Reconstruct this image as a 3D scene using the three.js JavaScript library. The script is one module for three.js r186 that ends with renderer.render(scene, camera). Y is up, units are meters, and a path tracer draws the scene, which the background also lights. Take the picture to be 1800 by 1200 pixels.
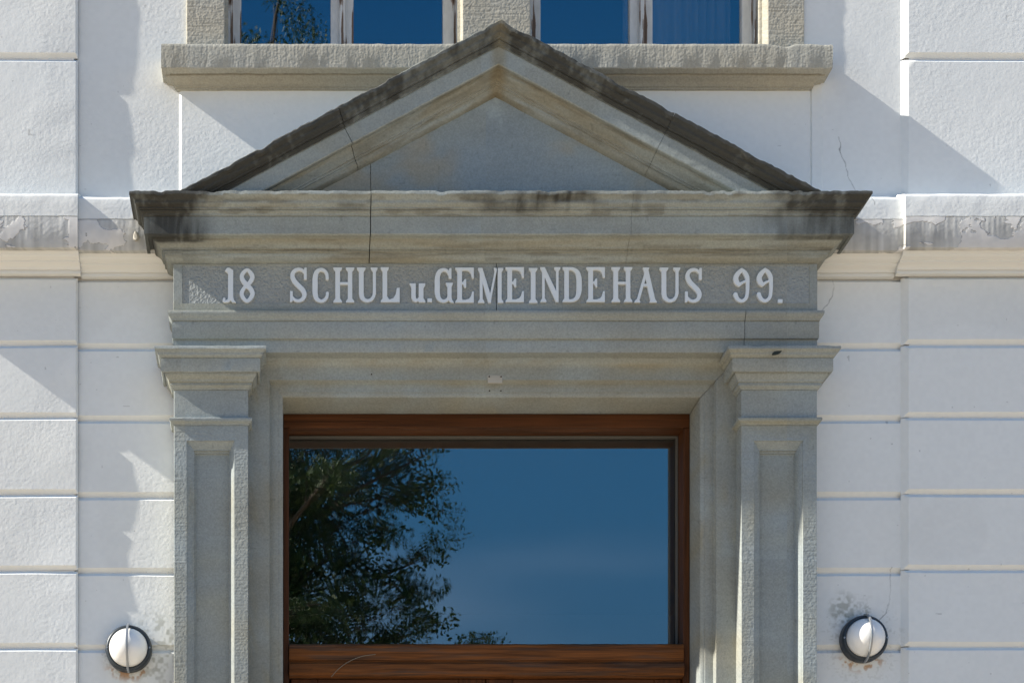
import * as THREE from 'three';
import { mergeGeometries, toCreasedNormals, mergeVertices } from 'three/addons/utils/BufferGeometryUtils.js';

// ---------- camera, sky, sun, exposure ----------
const scene = new THREE.Scene();
const camera = new THREE.PerspectiveCamera(2 * Math.atan(600 / 2900) * 180 / Math.PI, 1.5, 0.1, 600);
camera.position.set(-0.935, 1.65, 7.25);
camera.lookAt(-0.935, 1.65, 0);
camera.setViewOffset(1800, 1200, 410, -1273, 1800, 1200);   // shift lens: verticals stay upright
const renderer = new THREE.WebGLRenderer({ antialias: true });
renderer.toneMapping = THREE.LinearToneMapping;
renderer.toneMappingExposure = 2.02;
renderer.shadowMap.enabled = true;

const sunDir = new THREE.Vector3(-9.5, 6.95, 1).normalize();
const sun = new THREE.DirectionalLight(0xffffff, 5);
sun.color.setRGB(1, 0.93, 0.82);
sun.position.copy(sunDir).multiplyScalar(30).add(new THREE.Vector3(0, 4, 0));
sun.target.position.set(0, 4, 0);
sun.castShadow = true; sun.shadow.mapSize.set(4096, 4096);
Object.assign(sun.shadow.camera, { left: -12, right: 12, top: 12, bottom: -12, near: 1, far: 80 });
scene.add(sun, sun.target);

// ---------- noise ----------
let seed = 7;
const rnd = () => { seed = (seed * 1664525 + 1013904223) >>> 0; return seed / 4294967296; };
const h3 = (x, y, z) => { let h = (Math.imul(x, 374761393) + Math.imul(y, 668265263) + Math.imul(z, 1274126177)) | 0; h = Math.imul(h ^ (h >>> 13), 1274126177); h ^= h >>> 16; return (h >>> 0) / 4294967296; };
const sm = t => t * t * (3 - 2 * t);
const wrap = (i, p) => p ? ((i % p) + p) % p : i;
function n3(x, y, z = 0, p = 0) {
  const X = Math.floor(x), Y = Math.floor(y), Z = Math.floor(z), a = sm(x - X), b = sm(y - Y), c = sm(z - Z);
  const g = (i, j, k) => h3(wrap(X + i, p), wrap(Y + j, p), Z + k);
  const l = (u, v, t) => u + (v - u) * t;
  if (c === 0) return l(l(g(0, 0, 0), g(1, 0, 0), a), l(g(0, 1, 0), g(1, 1, 0), a), b);
  return l(l(l(g(0, 0, 0), g(1, 0, 0), a), l(g(0, 1, 0), g(1, 1, 0), a), b), l(l(g(0, 0, 1), g(1, 0, 1), a), l(g(0, 1, 1), g(1, 1, 1), a), b), c);
}
function fbm(x, y, z = 0, o = 4, p = 0) { let s = 0, a = 0.5, t = 0; for (let i = 0; i < o; i++) { s += a * n3(x, y, z + i * 17, p); t += a; x *= 2; y *= 2; z *= 2; p *= 2; a *= 0.5; } return s / t; }
const clamp = (v, a = 0, b = 1) => Math.min(b, Math.max(a, v));
const step = (a, b, v) => sm(clamp((v - a) / (b - a)));

// sky: clear blue air, paler towards the horizon, thin wisps
{
  const W = 1024, H = 512, d = new Float32Array(W * H * 4);
  const stops = [[-90, .12, .15, .18], [0, .13, .215, .32], [9, .085, .205, .35], [19, .045, .180, .37], [27, .030, .150, .34], [33, .014, .105, .285], [50, .016, .092, .26], [90, .018, .085, .24]];
  for (let j = 0; j < H; j++) {
    const el = ((j + .5) / H - .5) * 180, e = el * Math.PI / 180;
    let k = 0; while (k < stops.length - 2 && el > stops[k + 1][0]) k++;
    const A = stops[k], B = stops[k + 1], t = clamp((el - A[0]) / (B[0] - A[0]));
    for (let i = 0; i < W; i++) {
      const az = ((i + .5) / W - .5) * 2 * Math.PI, x = Math.cos(e) * Math.cos(az), y = Math.sin(e), z = Math.cos(e) * Math.sin(az);
      const c = x * sunDir.x + y * sunDir.y + z * sunDir.z;
      const glow = .10 * Math.pow(Math.max(0, c), 8) + .25 * Math.pow(Math.max(0, c), 60);
      let w = 0;
      if (y > .02) { const q = 1 / (y + .15); w = step(.44, .8, fbm(x * q * 1.1 + 9, z * q * 2.6 + 4, 0, 5)) * .11 * step(.02, .25, y) * step(.46, .34, y); }
      const o = (j * W + i) * 4;
      for (let m = 0; m < 3; m++) d[o + m] = A[m + 1] + (B[m + 1] - A[m + 1]) * t + glow * [1, .95, .85][m] + w;
      d[o + 3] = 1;
    }
  }
  const t = new THREE.DataTexture(d, W, H, THREE.RGBAFormat, THREE.FloatType);
  t.mapping = THREE.EquirectangularReflectionMapping; t.magFilter = THREE.LinearFilter; t.needsUpdate = true;
  scene.background = t; scene.environment = t;
}

// ---------- textures ----------
function grey(W, H, f) { const d = new Uint8Array(W * H * 4); for (let j = 0; j < H; j++) for (let i = 0; i < W; i++) { const v = clamp(f(i / W, j / H)) * 255, o = (j * W + i) * 4; d[o] = d[o + 1] = d[o + 2] = v; d[o + 3] = 255; } return tex(d, W, H); }
function rgb(W, H, f) { const d = new Uint8Array(W * H * 4); for (let j = 0; j < H; j++) for (let i = 0; i < W; i++) { const c = f(i / W, j / H), o = (j * W + i) * 4; for (let m = 0; m < 3; m++) d[o + m] = 255 * Math.pow(clamp(c[m]), 1 / 2.2); d[o + 3] = 255; } const t = tex(d, W, H); t.colorSpace = THREE.SRGBColorSpace; return t; }
function tex(d, W, H) { const t = new THREE.DataTexture(d, W, H); t.wrapS = t.wrapT = THREE.RepeatWrapping; t.magFilter = THREE.LinearFilter; t.minFilter = THREE.LinearMipmapLinearFilter; t.generateMipmaps = true; t.needsUpdate = true; return t; }
const size = (t, w, h = w, x0 = 0, y0 = 0) => { t.repeat.set(1 / w, 1 / h); t.offset.set(-x0 / w, -y0 / h); return t; };   // uv are metres

const plasterBump = size(grey(1024, 1024, (u, v) => (.6 + .4 * step(.3, .7, n3(u * 6, v * 6, 31, 6))) * (.55 * fbm(u * 120, v * 120, 1, 2, 120) + .35 * fbm(u * 55, v * 55, 9, 2, 55)) + .3 * fbm(u * 11, v * 14, 5, 2)), 1.27);
const stoneBump = size(grey(1024, 1024, (u, v) => { const a = fbm(u * 170, v * 170, 2, 2, 170), p = n3(u * 60, v * 60, 3, 60); return .75 * a + .12 * fbm(u * 16, v * 16, 6, 2, 16) - (p > .95 ? (p - .95) * 6 : 0) + .1; }), .6);
const pits = (u, v, a, b) => { const l = n3(u * a, v * b, 8), r = n3(u * 130, v * 130, 3), q = fbm(u * 34, v * 34, 5, 2), d = n3(u * 75 + 40 * v, v * 75 - 40 * u, 2); return .42 * l * (.4 + .9 * q) + .3 * r + .3 * d; };
const toolV = size(grey(1024, 1024, (u, v) => pits(u, v, 105, 11)), .8);
const toolH = size(grey(1024, 1024, (u, v) => pits(u, v, 9, 120)), .8);
const stipple = size(grey(512, 512, (u, v) => { const a = n3(u * 36, v * 36, 1, 36), b = n3(u * 64, v * 64, 5, 64); return clamp(.1 + .9 * Math.pow(a, 1.4) * .7 + .35 * b); }), .26);
const stoneTone = size(rgb(1024, 1024, (u, v) => { const a = fbm(u * 4, v * 7, 3, 4), b = fbm(u * 240, v * 240, 8, 2), c = n3(u * 5 + 3 * a, v * 60, 5), e = n3(u * 70, v * 70, 12), k = .86 + .14 * (a - .5) + .26 * (b - .5) + .05 * (c - .5) - (e > .9 ? (e - .9) * 1.6 : 0), w = fbm(u * 3, v * 9, 15, 3) - .5; return [k * (1 + .08 * w), k, k * (1 - .12 * w)]; }), 1.3);

// wall colour over the facade: white limewash with hairline cracks, dirt round the lamps
const cracks = [[[1.53, 5.73], [1.535, 5.66], [1.56, 5.6], [1.565, 5.56], [1.585, 5.52], [1.605, 5.475]],   [[1.51, 5.13], [1.505, 5.08], [1.50, 5.03], [1.47, 4.99], [1.45, 4.95], [1.437, 4.90], [1.415, 4.87], [1.415, 4.83], [1.43, 4.79], [1.45, 4.77], [1.457, 4.74]], [[1.408, 4.63], [1.418, 4.6], [1.414, 4.56], [1.43, 4.52]],
  [[1.76, 3.84], [1.75, 3.76], [1.755, 3.7], [1.735, 3.64], [1.705, 3.61]], [[1.66, 5.49], [1.675, 5.44]]];
const segD = (x, y, a, b) => { const dx = b[0] - a[0], dy = b[1] - a[1], t = clamp(((x - a[0]) * dx + (y - a[1]) * dy) / (dx * dx + dy * dy)); return Math.hypot(x - a[0] - t * dx, y - a[1] - t * dy); };
const wallMap = size(rgb(1800, 1190, (u, v) => {
  const x = -2.65 + u * 5.3, y = 3.0 + v * 3.5;
  let k = .77 + .05 * (fbm(x * 2.2 + 5, y * 2.2, 2, 3) - .5) + .03 * (n3(x * 60, y * 60, 4) - .5), warm = .5 * (fbm(x * 1.7, y * 2.5, 8, 2) - .5);
  let c = [k * (.968 + .03 * warm), k * .995, k * (.98 - .04 * warm)];
  const rp = step(.6, .64, fbm(x * 1.9 + 11, y * 1.5 + 3, 21, 2)); c = c.map(q => q * (1 - .035 * rp));
  if (x > 1.3 && x < 1.85) for (const l of cracks) for (let i = 0; i + 1 < l.length; i++) {
    if (Math.abs(y - l[i][1]) > .12) continue;
    const d = segD(x + .016 * (fbm(x * 40, y * 40, 3, 2) - .5), y, l[i], l[i + 1]); const w = .0016 + .001 * n3(y * 9, x * 9, 1), dk = .12 + .5 * n3(x * 13, y * 13, 6);
    if (d < w * 2) { const f = clamp(d / w - .3); c = c.map(q => q * (1 - dk * (1 - f))); }
  }
  for (const [lx, ly, s] of [[-1.59, 3.477, 1], [1.628, 3.517, 0]]) {
    const dx = x - lx, dy = y - ly, r = Math.hypot(dx, dy); if (r > .4) continue;
    let m;
    if (s) m = step(.27, .1, Math.hypot((dx - .14) * .9, dy * 1.2)) * step(.02, .07, dx) * step(.46, .7, .55 * fbm(x * 22, y * 24, 1, 3) + .45 * n3(x * 80, y * 80, 5)) * .8 + step(.15, .1, r) * step(.03, -.04, dy) * step(.5, .7, .5 * fbm(x * 30, y * 26, 3, 2) + .5 * n3(x * 140, y * 140, 2)) * .5;
    else m = step(.11, .04, Math.hypot((dx + .08) * 1.3, dy - .13)) * step(.42, .62, .6 * fbm(x * 24, y * 24, 2, 3) + .4 * n3(x * 70, y * 70, 5)) * .9 + step(.05, .01, Math.hypot(dx - .01, (dy - .12) * .7)) * step(.4, .6, .6 * fbm(x * 30, y * 30, 6, 2) + .4 * n3(x * 150, y * 150, 7)) * .6 + step(.25, .12, r) * step(.56, .75, .5 * fbm(x * 20, y * 34, 7, 3) + .5 * n3(x * 140, y * 140, 9)) * .4;
    c = [c[0] * (1 - .42 * m), c[1] * (1 - .42 * m), c[2] * (1 - .46 * m)];
    const rust = step(.155, .11, r) * step(-.06, -.1, dy) * step(.52, .66, fbm(x * 45, y * 45, 9, 3)); c = [c[0] * (1 - .35 * rust), c[1] * (1 - .6 * rust), c[2] * (1 - .75 * rust)];
  }
  const sp = n3(x * 42, y * 42, 77); if (sp > .985) c = c.map(q => q * .72);
  return c;
}), 5.3, 3.5, -2.65, 3.0);

// stone band of the string course: bare tooled stone with flaking paint
const bandField = (x, y) => fbm(x * 6.5 + 3 + .9 * fbm(x * 9, y * 9, 2, 2), y * 11 + 1 + .9 * fbm(x * 8 + 5, y * 8, 7, 2), 4, 5) + (x > 1.76 ? .05 : x > 1.3 ? -.05 : x > -1.8 ? -.06 : -.13);
const bandMap = size(rgb(2048, 160, (u, v) => {
  const x = -2.65 + u * 5.3, y = 5.15 + v * .28, p = bandField(x, y), s = .47 + .22 * (fbm(x * 14, y * 20, 5, 3) - .5) + .16 * (n3(x * 90, y * 4, 2) - .5);
  if (p > .5) { const q = .66 + .1 * (fbm(x * 40, y * 40, 1, 2) - .5); return p < .506 ? [.3, .3, .3] : [q, q * .985, q * .95]; }
  return [s, s * 1.01, s * .98];
}), 5.3, .28, -2.65, 5.15);
const bandBump = size(grey(2048, 160, (u, v) => { const x = -2.65 + u * 5.3, y = 5.15 + v * .28, p = bandField(x, y); return p > .5 ? .8 + .15 * n3(x * 60, y * 60, 2) : .3 * n3(x * 90, y * 5, 2) + .3 * fbm(x * 80, y * 80, 6, 2); }), 5.3, .28, -2.65, 5.15);

const woodMap = size(rgb(512, 1024, (u, v) => { const g = fbm(u * 40 + 3 * fbm(u * 3, v * 4, 1, 3), v * 6, 2, 4), f = n3(u * 190, v * 24, 5), k = .5 + .85 * g - .35 * f; return [.10 * k, .032 * k, .0075 * k]; }), .5, 2.4);
const wornMap = size(rgb(512, 1024, (u, v) => { const g = fbm(u * 16 + 3 * fbm(u * 2, v * 6, 1, 3), v * 9, 2, 4), f = n3(u * 75, v * 30, 5), w = .7 * step(.45, .72, fbm(u * 9, v * 9, 11, 4)), k = .45 + .9 * g - .35 * f; return [(.21 * (1 - w) + .09 * w) * k, (.071 * (1 - w) + .055 * w) * k, (.016 * (1 - w) + .036 * w) * k]; }), .16, 2.4);
const woodBump = size(grey(512, 1024, (u, v) => .7 * n3(u * 170, v * 6, 5) + .3 * fbm(u * 40, v * 7, 2, 3)), .5, 2.4);
const peelMap = size(rgb(512, 1024, (u, v) => { const p = fbm(u * 24, v * 5, 3, 4) + .25 * (n3(u * 90, v * 5, 6) - .5), k = .9 + .2 * (fbm(u * 30, v * 30, 1, 2) - .5); if (p > .67) return [.14 * k, .085 * k, .05 * k]; if (p > .62) return [.33 * k, .28 * k, .24 * k]; return [.60 * k, .60 * k, .58 * k]; }), .5, 1.0);
const turned = t => { const c = t.clone(); c.rotation = Math.PI / 2; c.offset.set(.37, .5); c.needsUpdate = true; return c; };

const phys = o => new THREE.MeshPhysicalMaterial({ metalness: 0, ...o });
const std = (o) => new THREE.MeshStandardMaterial({ roughness: .9, metalness: 0, ...o });
const col = (r, g, b) => new THREE.Color().setRGB(r, g, b);
const M = {
  plaster: std({ map: wallMap, bumpMap: plasterBump, bumpScale: .0011 }),
  cream: std({ color: col(.71, .72, .70), bumpMap: plasterBump, bumpScale: .0006 }),
  core: std({ color: col(.72, .71, .68), bumpMap: plasterBump, bumpScale: .0008 }),
  stone: std({ color: col(.342, .380, .368), map: stoneTone, bumpMap: stoneBump, bumpScale: .0007, vertexColors: true }),
  stoneH: std({ color: col(.342, .380, .368), map: stoneTone, bumpMap: toolH, bumpScale: .0018, vertexColors: true }),
  stipple: std({ color: col(.355, .38, .37), map: stoneTone, bumpMap: stipple, bumpScale: .0042 }),
  sill: std({ color: col(.42, .41, .35), map: stoneTone, bumpMap: toolV, bumpScale: .0021 }),
  sillH: std({ color: col(.45, .43, .36), map: stoneTone, bumpMap: toolH, bumpScale: .0026 }),
  sillSmooth: std({ color: col(.40, .385, .32), map: stoneTone, bumpMap: stoneBump, bumpScale: .0012 }),
  band: std({ map: bandMap, bumpMap: bandBump, bumpScale: .0028 }),
  letter: std({ color: col(.72, .77, .80), roughness: .6, bumpMap: stoneBump, bumpScale: .0003 }),
  wood: phys({ map: turned(woodMap), bumpMap: turned(woodBump), bumpScale: .0005, roughness: .5, specularIntensity: .35 }),
  woodV: phys({ map: woodMap, bumpMap: woodBump, bumpScale: .0005, roughness: .5, specularIntensity: .35 }),
  worn: phys({ map: turned(wornMap), bumpMap: turned(woodBump), bumpScale: .0014, roughness: .7, specularIntensity: .3 }),
  peel: std({ map: peelMap, bumpMap: woodBump, bumpScale: .0008, roughness: .7 }),
  glass: new THREE.MeshPhysicalMaterial({ color: 0xffffff, transmission: 1, thickness: 0, ior: 2.2, roughness: 0, bumpMap: size(grey(512, 512, (u, v) => fbm(u * 30, v * 24, 2, 2)), 9, 9, -4.5, 0), bumpScale: .0005 }),
  putty: std({ color: col(.09, .085, .075), roughness: .8 }),
  lampMetal: std({ color: col(.035, .045, .055), roughness: .42, metalness: .3 }),
  lampRib: std({ color: col(.30, .32, .34), roughness: .4, metalness: .5 }),
  opal: new THREE.MeshPhysicalMaterial({ color: col(.82, .82, .80), roughness: .22, clearcoat: .5 }),
  ground: std({ map: size(rgb(512, 512, (u, v) => { const k = .75 + .3 * fbm(u * 60, v * 60, 1, 3, 60) + .2 * (fbm(u * 4, v * 4, 2, 3, 4) - .5); return [.56 * k, .455 * k, .32 * k]; }), 3) }),
  step: std({ color: col(.42, .40, .35), map: stoneTone, bumpMap: stoneBump, bumpScale: .002 }),
  bark: std({ color: col(.10, .085, .065) }),
  leaf: new THREE.MeshPhysicalMaterial({ color: 0xffffff, roughness: .6, transmission: .25, thickness: 0 }),
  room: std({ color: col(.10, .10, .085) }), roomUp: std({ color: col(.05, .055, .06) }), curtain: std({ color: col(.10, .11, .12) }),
  roof: std({ color: col(.22, .09, .06) }), rust: std({ color: col(.16, .07, .03) }), hole: std({ color: col(.03, .025, .02) }),
  deadLeaf: std({ color: col(.035, .04, .03) }), straw: std({ color: col(.22, .19, .14) }), mortar: std({ color: col(.42, .40, .35) }),
};
for (const m of Object.values(M)) m.side = THREE.DoubleSide;

// ---------- object helpers ----------
const taken = {};
const numbered = n => { taken[n] = (taken[n] ?? -1) + 1; return taken[n] ? `${n}_${String(taken[n]).padStart(3, '0')}` : n; };
function thing(name, label, category, group, kind) { const g = new THREE.Group(); g.name = numbered(name); g.userData = { label, category }; if (group) g.userData.group = group; if (kind) g.userData.kind = kind; scene.add(g); return g; }
function part(parent, name, geo, mat, label) { const m = new THREE.Mesh(geo, mat); m.name = name; m.castShadow = m.receiveShadow = true; if (label) m.userData.label = label; parent.add(m); return m; }
function structure(name, geo, mat) { const m = new THREE.Mesh(geo, mat); m.name = name; m.userData.kind = 'structure'; m.castShadow = m.receiveShadow = true; scene.add(m); return m; }
// uv in metres from position
function metric(g) { const p = g.attributes.position, uv = new Float32Array(p.count * 2); for (let i = 0; i < p.count; i++) { uv[2 * i] = p.getX(i) + .3 * p.getZ(i); uv[2 * i + 1] = p.getY(i) + .6 * p.getZ(i); } g.setAttribute('uv', new THREE.BufferAttribute(uv, 2)); return g; }
function tint(g, f) { const p = g.attributes.position, c = new Float32Array(p.count * 3); for (let i = 0; i < p.count; i++) { const q = f ? f(p.getX(i), p.getY(i), p.getZ(i)) : [1, 1, 1]; c.set(q, i * 3); } g.setAttribute('color', new THREE.BufferAttribute(c, 3)); return g; }
function rough(g, a, f = 30) { const p = g.attributes.position; for (let i = 0; i < p.count; i++) { const x = p.getX(i), y = p.getY(i), z = p.getZ(i); p.setXYZ(i, x + a * .5 * (n3(x * f, y * f, z * f + 40) - .5), y + a * (n3(x * f + 9, y * f, z * f) - .5), z + a * (n3(x * f, y * f + 5, z * f) - .5)); } return g; }
function fromGrid(rows, crease = .55) {   // rows: arrays of [x,y,z] of equal length
  const v = [], idx = [], nc = rows[0].length;
  for (const r of rows) for (const q of r) v.push(...q);
  for (let i = 0; i + 1 < rows.length; i++) for (let j = 0; j + 1 < nc; j++) { const a = i * nc + j, b = a + 1, c = a + nc, d = c + 1; idx.push(a, c, b, b, c, d); }
  const g = new THREE.BufferGeometry(); g.setAttribute('position', new THREE.Float32BufferAttribute(v, 3)); g.setIndex(idx);
  return g;
}
function capGeo(pts3) { // planar polygon in the z-y plane, pts [x,y,z]
  const t = THREE.ShapeUtils.triangulateShape(pts3.map(p => new THREE.Vector2(p[2], p[1])), []);
  const g = new THREE.BufferGeometry(); g.setAttribute('position', new THREE.Float32BufferAttribute(pts3.flat(), 3)); g.setIndex(t.flat()); return g;
}
const crisp = (g, a = .55) => toCreasedNormals(g.index ? g.toNonIndexed() : g, a);
const box = (x0, x1, y0, y1, z0, z1) => { const g = new THREE.BoxGeometry(x1 - x0, y1 - y0, z1 - z0); g.translate((x0 + x1) / 2, (y0 + y1) / 2, (z0 + z1) / 2); return metric(g); };
function softBox(x0, x1, y0, y1, z0, z1, b = .004) {
  const s = new THREE.Shape(); s.moveTo(x0 + b, y0 + b); s.lineTo(x1 - b, y0 + b); s.lineTo(x1 - b, y1 - b); s.lineTo(x0 + b, y1 - b);
  const g = new THREE.ExtrudeGeometry(s, { depth: z1 - z0 - 2 * b, bevelEnabled: true, bevelSize: b, bevelThickness: b, bevelSegments: 2 }); g.translate(0, 0, z0 + b); return metric(g);
}
// finish a stone mesh: weathered vertices, creased normals, uv, stain colours
function stone(geos, stain, jit = .0016, crease = .55) { const g0 = geos.length > 1 ? mergeGeometries(geos.map(g => { g.deleteAttribute('normal'); g.deleteAttribute('uv'); return g; })) : geos[0]; return tint(metric(crisp(rough(g0, jit), crease)), stain); }
// moulding along x with optional returned (mitred) ends; profile rows [z, y] from top back edge to bottom back edge
function moulding({ prof, zf, xa, xb, retL, retR, zBack = 0, seg = .02, stain, jit = .0016, wob }) {
  const n = Math.max(2, Math.round((xb - xa) / seg)), ov = z => Math.max(0, z - zf);
  const rows = prof.map(([z, y]) => {
    const L = retL ? xa - ov(z) : xa, R = retR ? xb + ov(z) : xb, r = [];
    if (retL) for (const t of [0, .33, .67]) r.push([L, y, zBack + (z - zBack) * t]);
    for (let i = 0; i <= n; i++) { const x = L + (R - L) * i / n; r.push([x, y + (wob ? wob(x, y, z) : 0), z]); }
    if (retR) for (const t of [.67, .33, 0]) r.push([R, y, zBack + (z - zBack) * t]);
    return r;
  });
  const gs = [fromGrid(rows)];
  if (!retL) gs.push(capGeo(rows.map(r => r[0]))); if (!retR) gs.push(capGeo(rows.map(r => r[r.length - 1])));
  return stone(gs, stain, jit);
}
const arc = (z0, y0, z1, y1, kind, n = 6) => { const o = []; for (let i = 0; i <= n; i++) { const t = i / n; let a; if (kind === 'cyma') a = t + .16 * Math.sin(2 * Math.PI * t); else if (kind === 'cymaR') a = t - .16 * Math.sin(2 * Math.PI * t); else if (kind === 'ovolo') a = 1 - Math.sqrt(1 - t * t); else a = Math.sqrt(1 - (1 - t) * (1 - t)); o.push([z0 + (z1 - z0) * a, y0 + (y1 - y0) * t]); } return o; };

// ---------- stains of the sandstone (black crust, ochre streaks) ----------
const crust = (m, c = [.16, .15, .14]) => c.map(q => 1 + (q - 1) * clamp(m));
const ochre = m => [1 - .09 * m, 1 - .18 * m, 1 - .30 * m];
const dirt = (m) => [1 - .55 * m, 1 - .6 * m, 1 - .66 * m];
const mul = (a, b) => [a[0] * b[0], a[1] * b[1], a[2] * b[2]];
function stainCornice(x, y, z) {
  const p = fbm(x * 9, y * 14, 3, 4), q = fbm(x * 34, y * 10, 8, 3);
  let m = 0;
  const sima = step(.255, .268, z);
  m += step(-1.16, -1.34, x + .28 * (p - .5)) * (y > 5.165 ? 1 : .15);
  m += step(1.02, 1.36, x + .5 * (p - .5)) * (sima * 1 + (1 - sima) * (y > 5.17 ? .72 : .12));
  m += sima * .5 * step(.5, .72, fbm(x * 3.1 + 7, y * 16, 5, 4)) + sima * step(5.285, 5.31, y) * .3 * step(.45, .7, fbm(x * 2.3, 1, 6, 3));
  if (x > .02 && x < .75) m += sima * .25 * step(.62, .85, n3(x * 38, y * 1.2, 4));
  m *= .4 + .7 * q + .55 * fbm(x * 75, y * 90, 3, 2);
  let c = crust(m * .95);
  if (z < .235 && y < 5.172) c = mul(c, mul(ochre(.85 * step(.34, .62, fbm(x * 2.2, y * 70, 2, 3))), dirt(.45 * step(.52, .7, fbm(x * 5, y * 110, 12, 4)))));
  else c = mul(c, mul(ochre(.45 * step(.42, .62, fbm(x * 2.6, y * 24, 16, 4)) * (z > .256 ? .9 : .4)), dirt(.5 * step(.56, .72, fbm(x * 9, y * 60, 26, 3)) * (z > .256 ? 1 : .3))));
  return c;
}
const RAKE = { top: 6.06, base: 5.333, k: .5345 };
function stainRake(x, y, z) {
  const v = RAKE.top - RAKE.k * Math.abs(x) - y, p = fbm(x * 8, y * 8, 3, 4), q = fbm(x * 30, y * 30, 6, 3);
  let m = step(.249, .2525, z) * (.75 + .6 * p + .25 * step(.5, 1.2, Math.abs(x))) * (.55 + .45 * step(-.02, .3, Math.abs(x) + .25 * p));
  m += (z > .235 ? 1 : .4) * step(.72, .95, x + .3 * (p - .5)) * step(1.0, .86, x - .1 * p) * .25 + step(-1.0, -1.25, x) * .4 * p;
  m *= .55 + .6 * q + .55 * fbm(x * 70, y * 80, 9, 2);
  m *= .7 + .3 * step(.35, .6, fbm(x * 3.3, y * 3.3, 41, 3));
  let c = mul(crust(m * .86), ochre(.35 * step(.4, .6, fbm(x * 4, v * 30, 19, 3))));
  if (z < .235) c = mul(c, mul(ochre(.85 * step(.36, .62, fbm(x * 5, v * 50, 2, 4))), crust(.5 * step(.5, .7, fbm(x * 7, v * 60, 9, 4)), [.6, .55, .48])));
  if (Math.abs(x) < .05) c = mul(c, ochre(1.2 * step(.05, .01, Math.abs(x + .01 * (p - .5)))));
  return c;
}
function stainTymp(x, y) { const p = fbm(x * 3.2, y * 5, 4, 5); const m = step(.44, .62, p); const w = step(.07, .02, Math.abs(x + .02)) * step(5.62, 5.74, y) * step(.4, .6, fbm(x * 20, y * 6, 2, 3)); const k = .9 + .14 * fbm(x * 2, y * 9, 7, 4) + .25 * w; return [k * (.88 + .14 * m), k * (.93 - .03 * m), k * (1.0 - .22 * m)]; }
function stainPlain(x, y, z) { const p = fbm(x * 2.5, y * 7, 4, 4), s = step(.55, .75, fbm(x * 1.6, y * 30, 11, 4)); const k = .90 + .18 * p, w = step(.44, .66, fbm(x * 1.3 + 4, y * 2.2, 33, 4));
  let c = mul([k * (1 + .05 * s), k, k * (1.02 - .1 * s)], ochre(.42 * w + .2 * s));
  if (z < .062) c = mul(c, ochre(.55 * step(.3, .6, fbm(x * 6, y * 6 + z * 9, 14, 4))));   // brown film in streaks on the jambs and lintel
  return c; }

// ---------- the building ----------
const building = thing('school_building', 'white plastered facade with grooved blocks, flat pilasters and flaking stone string course', 'building');
const wave = (x, y, s) => .0020 * (fbm(x * 2.3 + s, y * 3.1, s, 3) - .5) + .0008 * (fbm(x * 11, y * 11, s + 4, 2) - .5);
function plasterBlock(x0, x1, y0, y1, z, o = {}) {
  const { r = .0165, drop = .0165, dl = drop, wl = r, wr = r, wt = r, wb = r, edge = 0, s = 3 } = o;
  const axis = (a, b, wa, wbb, st) => { const q = []; for (const t of [0, .5, .9]) q.push(a + wa * t); const n = Math.max(2, Math.round((b - a - wa - wbb) / st)); for (let i = 0; i <= n; i++) q.push(a + wa + (b - a - wa - wbb) * i / n); for (const t of [.9, .5, 0]) q.push(b - wbb * t); return q; };
  const xs = axis(x0, x1, wl, wr, .035), ys = axis(y0, y1, wb, wt, .035);
  const fall = (e, w) => { const t = 1 - clamp(e / w); return t; };
  const rows = ys.map(y => xs.map(x => {
    const dx = Math.max(dl * fall(x - x0, wl), drop * fall(x1 - x, wr)), dy = drop * Math.max(fall(y - y0, wb), fall(y1 - y, wt)), d = Math.max(dx, dy);
    return [x, y + .0025 * (n3(x * 7, y * 2 + s, 5) - .5), z + wave(x, y, s) + (edge ? edge * (fbm(y * 6.5, 3 + s, 1, 3) - .5) * step(.25, .02, x1 - x) : 0) - d];
  }).reverse());
  return metric(crisp(fromGrid(rows), .4));
}
// wall body with openings for door and two windows
{
  const s = new THREE.Shape(); s.moveTo(-2.58, 0); s.lineTo(2.58, 0); s.lineTo(2.58, 10.4); s.lineTo(-2.58, 10.4);
  for (const [a, b, c, d] of [[-.96, .96, 1.05, 4.62], [-1.2, -.1, 6.0, 8.05], [.14, 1.24, 6.0, 8.05]]) { const h = new THREE.Path(); h.moveTo(a, c); h.lineTo(a, d); h.lineTo(b, d); h.lineTo(b, c); s.holes.push(h); }
  const g = new THREE.ExtrudeGeometry(s, { depth: .44, bevelEnabled: false }); g.translate(0, 0, -.4565);
  part(building, 'wall', metric(g), M.core);
  for (const sx of [-1, 1]) {
    const a = sx < 0 ? -2.606 : 1.83, b = sx < 0 ? -1.83 : 2.606;
    part(building, 'pilaster_core', box(a + .004, b - .004, 0, 10.3, -.016, .0095), M.core);
    part(building, 'side_wall', box(sx < 0 ? -2.602 : 2.3, sx < 0 ? -2.3 : 2.602, 0, 10.4, -1.2, -.456), M.core);
    part(building, 'wing_wall', box(sx < 0 ? -10 : 2.61, sx < 0 ? -2.61 : 10, 0, 10.4, -1.0, -.6), M.core);
  }
  part(building, 'roof', box(-10.2, 10.2, 10.41, 10.6, -8, .22), M.roof);
  part(building, 'rear_wall', box(-10, 10, 0, 10.4, -8.2, -7.9), M.core);
}
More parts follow.
